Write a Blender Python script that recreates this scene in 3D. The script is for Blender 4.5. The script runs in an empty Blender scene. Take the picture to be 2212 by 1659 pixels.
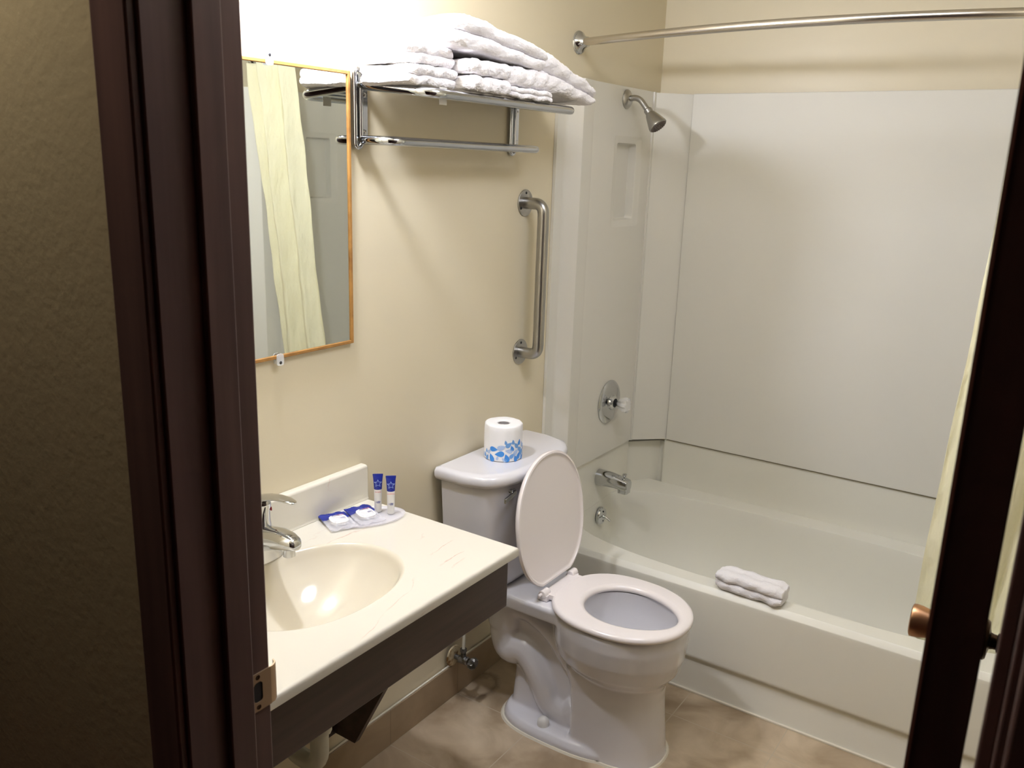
import bpy, bmesh, math, random
from mathutils import Vector, Matrix
random.seed(7)
SC = bpy.context.scene
COL = SC.collection
PI = math.pi
# ------------------------------------------------------------------ camera
def cam_axes(yaw, pit, rol):
    y, p, r = map(math.radians, (yaw, pit, rol))
    d = Vector((-math.sin(y)*math.cos(p), math.cos(y)*math.cos(p), math.sin(p)))
    R = d.cross(Vector((0, 0, 1))).normalized(); U = R.cross(d)
    return d, R*math.cos(r)+U*math.sin(r), -R*math.sin(r)+U*math.cos(r)
cd = bpy.data.cameras.new('camera'); cam = bpy.data.objects.new('camera', cd); COL.objects.link(cam)
d_, R_, U_ = cam_axes(33.9035, -14.4917, 1.902)
M = Matrix.Identity(4)
for i in range(3):
    M[i][0] = R_[i]; M[i][1] = U_[i]; M[i][2] = -d_[i]
M.translation = Vector((1.5633, -3.2843, 1.747)); cam.matrix_world = M
cd.sensor_width = 36; cd.lens = 1860.87/2212*36; cd.clip_start = .02
cd.dof.use_dof = True; cd.dof.focus_distance = 2.3; cd.dof.aperture_fstop = 9
SC.camera = cam
# ------------------------------------------------------------------ world / exposure
w = bpy.data.worlds.new('world'); SC.world = w; w.use_nodes = True
w.node_tree.nodes['Background'].inputs[0].default_value = (.5, .48, .45, 1)
w.node_tree.nodes['Background'].inputs[1].default_value = .05
SC.view_settings.view_transform = 'Standard'; SC.view_settings.look = 'None'
SC.view_settings.exposure = 1.0; SC.view_settings.gamma = 1.0
SC.cycles.caustics_reflective = False; SC.cycles.caustics_refractive = False
VANITY_EMIT = 265.0; FILL_EMIT = 9.0; HALL_EMIT = 38.0
# ------------------------------------------------------------------ materials
def s2l(c): return tuple((x/12.92 if x <= .04045 else ((x+.055)/1.055)**2.4) for x in c)
def rgb(r, g, b): return s2l((r/255, g/255, b/255))+(1,)
def mat(name, col, rough=.5, metal=0, bump=None, vary=None, coat=0, spec=.5, trans=0, ior=1.5, sss=0, emit=0, detail=3, stretch=None, alpha=1):
    m = bpy.data.materials.new(name); m.use_nodes = True; nt = m.node_tree; b = nt.nodes['Principled BSDF']
    b.inputs['Base Color'].default_value = col; b.inputs['Roughness'].default_value = rough
    b.inputs['Metallic'].default_value = metal; b.inputs['Coat Weight'].default_value = coat
    b.inputs['Coat Roughness'].default_value = .06
    b.inputs['Specular IOR Level'].default_value = spec; b.inputs['Transmission Weight'].default_value = trans
    b.inputs['IOR'].default_value = ior; b.inputs['Alpha'].default_value = alpha
    if sss:
        b.inputs['Subsurface Weight'].default_value = sss; b.inputs['Subsurface Scale'].default_value = .01
    if emit:
        b.inputs['Emission Color'].default_value = col; b.inputs['Emission Strength'].default_value = emit
    tc = nt.nodes.new('ShaderNodeTexCoord'); src = tc.outputs['Object']
    if stretch:
        mp = nt.nodes.new('ShaderNodeMapping'); mp.inputs['Scale'].default_value = stretch
        nt.links.new(src, mp.inputs[0]); src = mp.outputs[0]
    if bump:
        n = nt.nodes.new('ShaderNodeTexNoise'); n.inputs['Scale'].default_value = bump[0]; n.inputs['Detail'].default_value = detail
        bp = nt.nodes.new('ShaderNodeBump'); bp.inputs['Strength'].default_value = bump[1]; bp.inputs['Distance'].default_value = bump[2] if len(bump) > 2 else .002
        nt.links.new(src, n.inputs['Vector']); nt.links.new(n.outputs[0], bp.inputs['Height']); nt.links.new(bp.outputs[0], b.inputs['Normal'])
    if vary:   # (scale, colour2, lo, hi)
        n = nt.nodes.new('ShaderNodeTexNoise'); n.inputs['Scale'].default_value = vary[0]; n.inputs['Detail'].default_value = 5
        cr = nt.nodes.new('ShaderNodeValToRGB')
        cr.color_ramp.elements[0].position = vary[2]; cr.color_ramp.elements[0].color = col
        cr.color_ramp.elements[1].position = vary[3]; cr.color_ramp.elements[1].color = vary[1]
        nt.links.new(src, n.inputs['Vector']); nt.links.new(n.outputs[0], cr.inputs[0]); nt.links.new(cr.outputs[0], b.inputs['Base Color'])
    return m
WALLC = rgb(222, 211, 184)
m_wall = mat('cream_wall_paint', WALLC, .38, bump=(160, .12, .001), spec=.45)
m_hwall = mat('hall_wall_paint', rgb(176, 160, 128), .32, bump=(70, .28, .003), spec=.5)
m_hfar = mat('hall_low_bounce_brown', rgb(96, 66, 52), .6)  # unseen hall walls, colour darkened to reduce bounced light
m_ceil = mat('ceiling_paint', rgb(225, 218, 200), .8, bump=(120, .2))
m_fiber = mat('white_fiberglass', rgb(224, 221, 212), .5, bump=(140, .05, .001))
m_tub = mat('tub_acrylic', rgb(232, 229, 217), .36)
m_porc = mat('white_porcelain', rgb(222, 220, 224), .1, coat=.6)
m_seat = mat('white_seat_plastic', rgb(240, 232, 230), .22, coat=.2)
m_chrome = mat('polished_chrome', (.58, .59, .60, 1), .06, 1)
m_rack = mat('bright_chrome', (.52, .54, .58, 1), .08, 1)
m_steel = mat('brushed_steel', (.42, .41, .39, 1), .3, 1, bump=(400, .05), stretch=(1, 1, .05))
m_rod = mat('satin_rod_metal', (.62, .58, .53, 1), .22, 1)
m_mirror = mat('mirror_glass', (.86, .9, .87, 1), .012, 1)
m_oak = mat('oak_edge_wood', rgb(176, 128, 66), .45, vary=(30, rgb(140, 96, 46), .4, .7))
m_copper = mat('antique_copper', rgb(178, 134, 98), .36, 1, bump=(500, .05))
m_bronze = mat('dark_bronze', rgb(70, 52, 40), .35, 1)
m_counter = None
m_dark = mat('black_hole', (.01, .01, .012, 1), .6)
m_terry = mat('white_terry_cloth', rgb(244, 240, 241), .95, bump=(380, .5, .004), spec=.1, detail=3)
m_paper = mat('white_tissue_paper', rgb(240, 238, 238), .8, bump=(60, .3, .002))
m_core = mat('grey_cardboard', rgb(165, 160, 158), .8)
m_curt = mat('pale_yellow_curtain', rgb(240, 235, 204), .75, bump=(26, 1.0, .012), spec=.2, stretch=(1, 1, .4))
m_curt.node_tree.nodes['Principled BSDF'].inputs['Transmission Weight'].default_value = 0
m_white = mat('white_plastic', rgb(232, 230, 226), .35)
m_pvc = mat('white_pvc', rgb(214, 212, 198), .4)
m_clear = mat('clear_plastic', (.93, .95, .97, 1), .12, alpha=.45)
m_frost = mat('frosted_acrylic', (.95, .94, .93, 1), .15, alpha=.6)
m_tray = mat('clear_acrylic_tray', (.84, .82, .90, 1), .08, alpha=.34)
m_navy = mat('navy_blue_print', rgb(30, 44, 140), .3)
m_navyd = mat('dark_navy_print', rgb(22, 26, 70), .35)
m_lblue = mat('light_blue_print', rgb(158, 180, 232), .4)
m_red = mat('red_print', rgb(214, 70, 70), .5)
m_drop1 = mat('bright_blue_drop', rgb(66, 142, 220), .7)
m_drop2 = mat('mid_blue_drop', rgb(110, 160, 216), .7)
m_drop3 = mat('pale_blue_drop', rgb(176, 196, 228), .7)
m_plate = mat('strike_plate_metal', rgb(186, 160, 130), .42, .6)
m_caulk = mat('white_caulk', rgb(226, 218, 200), .6, bump=(80, .4))
m_seam = mat('grey_seam', rgb(120, 108, 84), .7)
m_valve = mat('corroded_chrome', rgb(140, 140, 140), .35, .9, bump=(150, .6), vary=(60, rgb(96, 92, 84), .45, .6))
m_rust = mat('rusty_escutcheon', rgb(196, 182, 150), .5, .3, bump=(90, .5), vary=(45, rgb(120, 84, 40), .48, .62))
m_sinkw = mat('sink_marble', rgb(221, 213, 195), .14, coat=.4)
m_glow = mat('light_diffuser', (.84, .88, 1, 1), .5, emit=VANITY_EMIT)
m_glow3 = mat('hall_light_diffuser', (1, .93, .80, 1), .5, emit=HALL_EMIT)
m_glow2 = mat('added_fill_diffuser', (.84, .88, 1, 1), .5, emit=FILL_EMIT)  # glow of the added bathroom fill lamp
m_carpet = mat('hall_carpet', rgb(84, 44, 38), .95, bump=(200, .6))

def wood(name, c1, c2, stretch, rough=.35):
    m = mat(name, c1, rough, bump=(40, .25, .001), stretch=stretch, coat=.1)
    nt = m.node_tree; b = nt.nodes['Principled BSDF']
    tc = nt.nodes.new('ShaderNodeTexCoord'); mp = nt.nodes.new('ShaderNodeMapping'); mp.inputs['Scale'].default_value = stretch
    n = nt.nodes.new('ShaderNodeTexNoise'); n.inputs['Scale'].default_value = 38; n.inputs['Detail'].default_value = 6
    cr = nt.nodes.new('ShaderNodeValToRGB'); cr.color_ramp.elements[0].position = .35; cr.color_ramp.elements[1].position = .68
    cr.color_ramp.elements[0].color = c1; cr.color_ramp.elements[1].color = c2
    nt.links.new(tc.outputs['Object'], mp.inputs[0]); nt.links.new(mp.outputs[0], n.inputs['Vector'])
    nt.links.new(n.outputs[0], cr.inputs[0]); nt.links.new(cr.outputs[0], b.inputs['Base Color'])
    return m
m_woodv = wood('dark_stained_wood', rgb(86, 64, 60), rgb(104, 78, 72), (1, 1, .06))
m_woodh = wood('dark_stained_board', rgb(50, 35, 31), rgb(70, 51, 45), (1, .05, 1), .45)
m_woodd = wood('dark_door_wood', rgb(52, 36, 32), rgb(66, 44, 38), (1, 1, .06))
m_woodr = wood('reddish_wood_edge', rgb(112, 76, 66), rgb(130, 88, 74), (1, 1, .1))

def tile_mat(name, axes, pitch, off, c1, c2, grout, gw=.0035, rough=.35, stain=None):
    m = bpy.data.materials.new(name); m.use_nodes = True; nt = m.node_tree; b = nt.nodes['Principled BSDF']
    b.inputs['Roughness'].default_value = rough
    tc = nt.nodes.new('ShaderNodeTexCoord'); sp = nt.nodes.new('ShaderNodeSeparateXYZ'); nt.links.new(tc.outputs['Object'], sp.inputs[0])
    def math_(op, a, bb=None, c=None):
        n = nt.nodes.new('ShaderNodeMath'); n.operation = op
        for i, v in enumerate((a, bb, c)):
            if v is None: continue
            if isinstance(v, (int, float)): n.inputs[i].default_value = v
            else: nt.links.new(v, n.inputs[i])
        return n.outputs[0]
    masks = []
    for ax, o in zip(axes, off):
        v = math_('SUBTRACT', sp.outputs[ax], o); v = math_('DIVIDE', v, pitch); v = math_('FRACT', v)
        v = math_('SUBTRACT', v, .5); v = math_('ABSOLUTE', v); masks.append(math_('GREATER_THAN', v, .5-gw/2/pitch))
    g = masks[0]
    for k in masks[1:]: g = math_('MAXIMUM', g, k)
    n = nt.nodes.new('ShaderNodeTexNoise'); n.inputs['Scale'].default_value = 5.5; n.inputs['Detail'].default_value = 8; n.inputs['Distortion'].default_value = .6
    nt.links.new(tc.outputs['Object'], n.inputs['Vector'])
    cr = nt.nodes.new('ShaderNodeValToRGB'); cr.color_ramp.elements[0].position = .32; cr.color_ramp.elements[1].position = .68
    cr.color_ramp.elements[0].color = c1; cr.color_ramp.elements[1].color = c2
    nt.links.new(n.outputs[0], cr.inputs[0])
    mx = nt.nodes.new('ShaderNodeMix'); mx.data_type = 'RGBA'; mx.inputs[7].default_value = grout
    nt.links.new(g, mx.inputs[0]); nt.links.new(cr.outputs[0], mx.inputs[6]); last = mx.outputs[2]
    if stain:      # a dried ring-shaped stain on the tile, with its own place and size
        n3 = nt.nodes.new('ShaderNodeTexNoise'); n3.inputs['Scale'].default_value = 28; n3.inputs['Detail'].default_value = 4
        nt.links.new(tc.outputs['Object'], n3.inputs['Vector'])
        dx = math_('SUBTRACT', sp.outputs[0], stain[0]); dy = math_('SUBTRACT', sp.outputs[1], stain[1])
        dd = math_('SQRT', math_('ADD', math_('MULTIPLY', dx, dx), math_('MULTIPLY', math_('MULTIPLY', dy, dy), .55)))
        dd = math_('ADD', dd, math_('MULTIPLY', math_('SUBTRACT', n3.outputs[0], .5), .045))
        dd = math_('ABSOLUTE', math_('SUBTRACT', dd, stain[2]))
        mk = math_('MULTIPLY', math_('SUBTRACT', 1.0, math_('DIVIDE', dd, .017)), .62)
        mk = math_('MAXIMUM', mk, 0.0); mk = math_('MULTIPLY', mk, math_('ADD', n3.outputs[0], .35))
        m2 = nt.nodes.new('ShaderNodeMix'); m2.data_type = 'RGBA'; m2.inputs[7].default_value = rgb(78, 62, 46)
        nt.links.new(mk, m2.inputs[0]); nt.links.new(last, m2.inputs[6]); last = m2.outputs[2]
    nt.links.new(last, b.inputs['Base Color'])
    bp = nt.nodes.new('ShaderNodeBump'); bp.inputs['Strength'].default_value = .25; bp.inputs['Distance'].default_value = .002
    inv = math_('SUBTRACT', 1.0, g); nt.links.new(inv, bp.inputs['Height']); nt.links.new(bp.outputs[0], b.inputs['Normal'])
    return m
m_floor = tile_mat('beige_floor_tile', (0, 1), .333, (.315, -.912), rgb(148, 127, 101), rgb(206, 187, 160), rgb(186, 172, 150), stain=(.04, -1.17, .058))
m_base = tile_mat('beige_base_tile', (1,), .333, (-.912,), rgb(150, 130, 104), rgb(172, 150, 122), rgb(140, 122, 98))

def counter_mat():
    m = mat('cream_cultured_marble', rgb(222, 217, 204), .16, coat=.35)
    nt = m.node_tree; b = nt.nodes['Principled BSDF']
    tc = nt.nodes.new('ShaderNodeTexCoord')
    def mapped(loc, sc, rot=0):
        mp = nt.nodes.new('ShaderNodeMapping'); mp.inputs['Location'].default_value = loc; mp.inputs['Scale'].default_value = sc; mp.inputs['Rotation'].default_value = (0, 0, rot)
        nt.links.new(tc.outputs['Object'], mp.inputs[0]); return mp.outputs[0]
    n1 = nt.nodes.new('ShaderNodeTexNoise'); n1.inputs['Scale'].default_value = 6; n1.inputs['Detail'].default_value = 8; n1.inputs['Distortion'].default_value = 1.2
    nt.links.new(mapped((.3, 1.1, 0), (1, .45, 1), .5), n1.inputs['Vector'])
    sub = nt.nodes.new('ShaderNodeMath'); sub.operation = 'SUBTRACT'; sub.inputs[1].default_value = .5; nt.links.new(n1.outputs[0], sub.inputs[0])
    ab = nt.nodes.new('ShaderNodeMath'); ab.operation = 'ABSOLUTE'; nt.links.new(sub.outputs[0], ab.inputs[0])
    r1 = nt.nodes.new('ShaderNodeValToRGB'); r1.color_ramp.elements[0].position = 0; r1.color_ramp.elements[0].color = (1, 1, 1, 1)
    r1.color_ramp.elements[1].position = .012; r1.color_ramp.elements[1].color = (0, 0, 0, 1); nt.links.new(ab.outputs[0], r1.inputs[0])
    n2 = nt.nodes.new('ShaderNodeTexNoise'); n2.inputs['Scale'].default_value = 7; n2.inputs['Detail'].default_value = 3
    nt.links.new(mapped((3.1, .4, 0), (1, 1, 1)), n2.inputs['Vector'])
    r2 = nt.nodes.new('ShaderNodeValToRGB'); r2.color_ramp.elements[0].position = .48; r2.color_ramp.elements[0].color = (0, 0, 0, 1)
    r2.color_ramp.elements[1].position = .64; r2.color_ramp.elements[1].color = (1, 1, 1, 1); nt.links.new(n2.outputs[0], r2.inputs[0])
    mu = nt.nodes.new('ShaderNodeMath'); mu.operation = 'MULTIPLY'; nt.links.new(r1.outputs[0], mu.inputs[0]); nt.links.new(r2.outputs[0], mu.inputs[1])
    mu2 = nt.nodes.new('ShaderNodeMath'); mu2.operation = 'MULTIPLY'; mu2.inputs[1].default_value = .8; nt.links.new(mu.outputs[0], mu2.inputs[0])
    mx = nt.nodes.new('ShaderNodeMix'); mx.data_type = 'RGBA'; mx.inputs[6].default_value = rgb(222, 217, 204); mx.inputs[7].default_value = rgb(204, 156, 138)
    nt.links.new(mu2.outputs[0], mx.inputs[0]); nt.links.new(mx.outputs[2], b.inputs['Base Color'])
    return m
m_counter = counter_mat()
# ------------------------------------------------------------------ mesh helpers
class MB:
    """collects shapes into one mesh"""
    def __init__(s): s.v = []; s.f = []; s.mi = []; s.cur = 0
    def add(s, vs, fs):
        o = len(s.v); s.v += [tuple(p) for p in vs]; s.f += [tuple(i+o for i in f) for f in fs]; s.mi += [s.cur]*len(fs); return s
    def box(s, a, b, M=None):
        (x0, y0, z0), (x1, y1, z1) = a, b
        vs = [Vector(p) for p in ((x0,y0,z0),(x1,y0,z0),(x1,y1,z0),(x0,y1,z0),(x0,y0,z1),(x1,y0,z1),(x1,y1,z1),(x0,y1,z1))]
        if M: vs = [M @ p for p in vs]
        return s.add(vs, [(0,3,2,1),(4,5,6,7),(0,1,5,4),(1,2,6,5),(2,3,7,6),(3,0,4,7)])
    def loft(s, loops, cap0=True, cap1=True, closed=True):
        n = len(loops[0]); vs = [p for L in loops for p in L]; fs = []
        for i in range(len(loops)-1):
            for j in range(n if closed else n-1):
                k = (j+1) % n; fs.append((i*n+j, i*n+k, (i+1)*n+k, (i+1)*n+j))
        if cap0: fs.append(tuple(range(n))[::-1])
        if cap1: fs.append(tuple((len(loops)-1)*n+j for j in range(n)))
        return s.add(vs, fs)
    def tube(s, pts, r, n=12, cap=True, sub=1):
        pts = [Vector(p) for p in pts]
        rs = r if isinstance(r, (list, tuple)) else [r]*len(pts)
        loops = []; up = None
        for i, p in enumerate(pts):
            t = (pts[min(i+1, len(pts)-1)]-pts[max(i-1, 0)]).normalized()
            if up is None:
                up = Vector((0, 0, 1)) if abs(t.z) < .9 else Vector((1, 0, 0))
            a = (up - t*up.dot(t)).normalized(); b = t.cross(a); up = a
            loops.append([p+(a*math.cos(2*PI*k/n)+b*math.sin(2*PI*k/n))*rs[i] for k in range(n)])
        return s.loft(loops, cap, cap)
    def lathe(s, prof, org, axis, n=32, cap=True):
        """prof: list of (radius, distance along axis)"""
        ax = Vector(axis).normalized(); u = ax.orthogonal().normalized(); v = ax.cross(u); org = Vector(org)
        loops = [[org+ax*h+(u*math.cos(2*PI*k/n)+v*math.sin(2*PI*k/n))*r for k in range(n)] for r, h in prof]
        return s.loft(loops, cap, cap)
    def prism(s, poly, axis, a, b):
        """poly in the two remaining axes, extruded along axis from a to b"""
        def P(q, t):
            return {0: (t, q[0], q[1]), 1: (q[0], t, q[1]), 2: (q[0], q[1], t)}[axis]
        return s.loft([[P(q, a) for q in poly], [P(q, b) for q in poly]])
    def mesh(s, name, mats):
        me = bpy.data.meshes.new(name); me.from_pydata(s.v, [], s.f)
        for m in mats: me.materials.append(m)
        if any(s.mi):
            for p, i in zip(me.polygons, s.mi): p.material_index = i
        bm = bmesh.new(); bm.from_mesh(me); bmesh.ops.recalc_face_normals(bm, faces=bm.faces); bm.to_mesh(me); bm.free()
        return me
    def build(s, name, m, parent=None, smooth=35, bevel=0, seg=2, subsurf=0, wn=True):
        mats = m if isinstance(m, (list, tuple)) else [m]
        me = s.mesh(name, mats); o = bpy.data.objects.new(name, me); COL.objects.link(o)
        if parent: 
            o.parent = parent; o.matrix_parent_inverse = parent.matrix_world.inverted()
        if smooth:
            for p in me.polygons: p.use_smooth = True
            me.set_sharp_from_angle(angle=math.radians(smooth))
        if bevel:
            b = o.modifiers.new('bevel', 'BEVEL'); b.width = bevel; b.segments = seg; b.limit_method = 'ANGLE'; b.angle_limit = math.radians(40); b.harden_normals = False
        if smooth and smooth < 90 and wn:
            q = o.modifiers.new('normals', 'WEIGHTED_NORMAL'); q.keep_sharp = True; q.weight = 80
        if subsurf:
            q = o.modifiers.new('sub', 'SUBSURF'); q.levels = subsurf; q.render_levels = subsurf
        return o
def tag(o, label=None, cat=None, group=None, kind=None):
    if label: o['label'] = label
    if cat: o['category'] = cat
    if group: o['group'] = group
    if kind: o['kind'] = kind
    return o
def empty(name, loc, label=None, cat=None, group=None, kind=None):
    o = bpy.data.objects.new(name, None); COL.objects.link(o); o.location = loc; o.empty_display_size = .05
    o.matrix_world = Matrix.Translation(Vector(loc))
    return tag(o, label, cat, group, kind)
def bake(o, extra=()):
    """apply the modifiers of o; remove helper objects"""
    bpy.context.view_layer.update()
    dg = bpy.context.evaluated_depsgraph_get(); dg.update()
    me = bpy.data.meshes.new_from_object(o.evaluated_get(dg)); o.modifiers.clear(); o.data = me
    for e in extra: bpy.data.objects.remove(e)
    return o
def arc(c, r, a0, a1, n, f):
    return [f(c[0]+r*math.cos(a0+(a1-a0)*i/n), c[1]+r*math.sin(a0+(a1-a0)*i/n)) for i in range(n+1)]
def fillet(pts, r, n=6):
    """rounds the inner corners of a polyline"""
    pts = [Vector(p) for p in pts]; out = [pts[0]]
    for i in range(1, len(pts)-1):
        a, b, c = pts[i-1], pts[i], pts[i+1]
        u = (a-b); v = (c-b); rr = min(r, u.length*.49, v.length*.49); p0 = b+u.normalized()*rr; p1 = b+v.normalized()*rr
        for k in range(n+1):
            t = k/n; out.append(p0*(1-t)**2+b*2*t*(1-t)+p1*t*t)
    out.append(pts[-1]); return out
def rrect(x0, x1, y0, y1, r, n=5):
    o = []
    for cx, cy, a in ((x1-r, y1-r, 0), (x0+r, y1-r, PI/2), (x0+r, y0+r, PI), (x1-r, y0+r, 3*PI/2)):
        o += [(cx+r*math.cos(a+PI/2*k/n), cy+r*math.sin(a+PI/2*k/n)) for k in range(n+1)]
    return o
def dense(P, step=.006):
    out = []
    for i, p in enumerate(P):
        q = P[(i+1) % len(P)]; d = math.hypot(q[0]-p[0], q[1]-p[1]); k = max(1, int(d/step))
        out += [(p[0]+(q[0]-p[0])*t/k, p[1]+(q[1]-p[1])*t/k) for t in range(k)]
    return out
# ------------------------------------------------------------------ setting
ZC = 2.55; XR = 1.65; YD0 = -2.68; YD1 = -2.545; YB = .035
JL = .65; JR = 1.559; ZH = 2.2
MB().box((-.1, YD0, -.05), (XR, YB+.1, 0)).build('floor', m_floor).__setitem__('kind', 'structure')
MB().box((-1.2, -5.2, -.05), (3.2, YD0, -.002)).build('floor_hall', m_carpet).__setitem__('kind', 'structure')
MB().box((-1.2, -5.2, ZC), (3.2, YB+.1, ZC+.05)).build('ceiling', m_ceil).__setitem__('kind', 'structure')
MB().box((-.1, YD1, 0), (0, YB+.1, ZC)).build('wall_left', m_wall).__setitem__('kind', 'structure')
MB().box((0, YB, 0), (XR, YB+.1, ZC)).build('wall_back', m_wall).__setitem__('kind', 'structure')
MB().box((XR, YD1, 0), (XR+.1, YB+.1, ZC)).build('wall_right', m_wall).__setitem__('kind', 'structure')
# door wall: bathroom skin and hall skin
wf = MB().box((-.1, YD1-.06, 0), (JL-.02, YD1, ZC)).box((JR+.02, YD1-.06, 0), (XR+.1, YD1, ZC)).box((JL-.02, YD1-.06, ZH+.02), (JR+.02, YD1, ZC)).build('wall_front', m_wall)
wf['kind'] = 'structure'
wh = MB().box((-1.2, YD0, 0), (JL-.02, YD1-.06, ZC)).box((JR+.02, YD0, 0), (3.2, YD1-.06, ZC)).box((JL-.02, YD0, ZH+.02), (JR+.02, YD1-.06, ZC)).build('wall_hall', m_hwall)
wh['kind'] = 'structure'
MB().box((-1.3, -5.2, 0), (-1.2, YD0, ZC)).build('wall_hall_left', m_hfar).__setitem__('kind', 'structure')
MB().box((3.2, -5.2, 0), (3.3, YD0, ZC)).build('wall_hall_right', m_hfar).__setitem__('kind', 'structure')
MB().box((-1.2, -5.3, 0), (3.2, -5.2, ZC)).build('wall_hall_back', m_hfar).__setitem__('kind', 'structure')
# tile baseboard on the plumbing wall
bb = MB().box((0, YD1, 0), (.012, -.775, .121)).build('baseboard_left', m_base, bevel=.0015); bb['kind'] = 'structure'
MB().tube([(.008, YD1, .123), (.006, -1.7, .1235), (.008, -.78, .123)], .0035, 6).build('caulk_line', m_caulk, bb)
# ------------------------------------------------------------------ door frame
def jamb(name, xface, sgn):
    # sgn = +1: the jamb face looks to +x
    a, b = sorted((xface, xface-sgn*.02))
    j = MB().box((a, YD0-.002, 0), (b, YD1+.002, ZH)).build(name, m_woodv, bevel=.002); j['kind'] = 'structure'
    a, b = sorted((xface, xface+sgn*.011))
    MB().box((a, -2.622, 0), (b, -2.580, ZH-.011)).build('door_stop', m_woodv, j, bevel=.002)
    a, b = sorted((xface-sgn*.006, xface-sgn*.075))
    MB().box((a, YD0-.014, 0), (b, YD0-.0005, ZH+.07)).build('casing', m_woodv, j, bevel=.003)
    return j
jl = jamb('trim_1', JL, 1)
jr = jamb('trim_2', JR, -1)
hd = MB().box((JL, YD0-.002, ZH), (JR, YD1+.002, ZH+.02)).build('trim_3', m_woodv, bevel=.002); hd['kind'] = 'structure'
MB().box((JL-.006, YD0-.014, ZH+.006), (JR+.006, YD0-.0005, ZH+.07)).build('casing', m_woodv, hd, bevel=.003)
# strike plate on the left jamb (y from the stop to the bathroom edge, lip curling round)
sp = MB()
zc, hh = .983, .031
outer = [(-2.580, -hh), (-2.545, -hh), (-2.545, hh), (-2.580, hh)]
hole = rrect(-2.574, -2.558, -.0165, .0165, .006, 4)
N = len(hole)
def ray_rect(y, z):
    cy, cz = -2.566, 0; dy, dz = y-cy, z-cz; t = 1e9
    for lim, c, dd in ((-2.580, cy, dy), (-2.541, cy, dy), (-hh, cz, dz), (hh, cz, dz)):
        if abs(dd) > 1e-9:
            k = (lim-c)/dd
            if k > 0: t = min(t, k)
    return (cy+dy*t, cz+dz*t)
ring = [ray_rect(*p) for p in hole]
x0, x1 = JL+.0002, JL+.002
sp.loft([[(x0, y, zc+z) for y, z in hole], [(x0, y, zc+z) for y, z in ring], [(x1, y, zc+z) for y, z in ring], [(x1, y, zc+z) for y, z in hole], [(x0, y, zc+z) for y, z in hole]], False, False)
lip = [(-2.543, x0), (-2.536, x0-.001), (-2.530, x0-.005), (-2.527, x0-.012), (-2.5255, x0-.012), (-2.528, x0-.004), (-2.535, x0+.0008), (-2.543, x1)]
L0 = [(x, y, zc-hh*.98) for y, x in lip]; L1 = [(x, y, zc+hh*.98) for y, x in lip]
Lm = [(x, y-(.0 if i in (0, 7) else 0), zc) for i, (y, x) in enumerate(lip)]
sp.loft([L0, Lm, L1])
spo = sp.build('strike_plate', m_plate, jl)
spo['label'] = 'tan metal strike plate with latch hole'
MB().box((JL-.0015, -2.575, zc-.018), (JL+.0006, -2.557, zc+.018)).build('latch_hole', m_dark, spo)
for dz in (-.0245, .0245):
    MB().lathe([(.0042, 0), (.0038, .0006), (.001, .0003)], (x1-.0002, -2.566, zc+dz), (1, 0, 0), 12).build('screw', m_bronze, spo)
# ------------------------------------------------------------------ door leaf, open into the bathroom
dl = empty('door_1', (1.516, -2.535, 0), kind='structure')
ang = math.radians(2.2)
LW = .845
T = Matrix.Translation((1.516, -2.535, 0)) @ Matrix.Rotation(ang, 4, 'Z')   # local y runs along the leaf
def tf(o): o.data.transform(T); return o
tf(MB().box((-.0205, 0, .012), (.0205, LW, ZH-.006)).build('door_panel', m_woodd, None, bevel=.0015)).parent = dl
tf(MB().box((-.0225, -.001, .012), (-.0195, .004, ZH-.006)).build('edge_strip', m_woodr, None)).parent = dl
for o in list(COL.objects):
    if o.parent == dl: o.matrix_parent_inverse = dl.matrix_world.inverted()
KZ = .998
def knob(s, mm, name):
    m = MB(); y = LW-.07
    m.lathe([(a, b*.84) for a, b in ((.034, 0), (.034, .004), (.031, .008), (.020, .010), (.014, .012), (.0125, .018), (.0125, .023), (.016, .0245), (.0165, .029), (.013, .031), (.013, .035), (.020, .037), (.0225, .040), (.0275, .066), (.0285, .078), (.0275, .0835), (.024, .0855), (.005, .0858))], (s*.0205, y, KZ), (s, 0, 0), 40)
    o = tf(m.build(name, mm)); o.parent = dl; o.matrix_parent_inverse = dl.matrix_world.inverted(); return o
k1 = knob(-1, m_copper, 'door_knob'); k1['label'] = 'copper coloured tapered knob'
knob(1, m_bronze, 'door_knob')
lp = tf(MB().box((-.012, LW-.0005, KZ-.028), (.012, LW+.0015, KZ+.028)).box((-.006, LW, KZ-.008), (.006, LW+.01, KZ+.008)).build('latch', m_copper)); lp.parent = dl; lp.matrix_parent_inverse = dl.matrix_world.inverted()
for z in (.22, 2.0):
    h = MB().tube([(.026, -.006, z-.045), (.026, -.006, z+.045)], .006, 12).box((-.018, -.0015, z-.045), (.02, .0005, z+.045))
    h = tf(h.build('hinge', m_bronze)); h.parent = dl; h.matrix_parent_inverse = dl.matrix_world.inverted()
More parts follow.
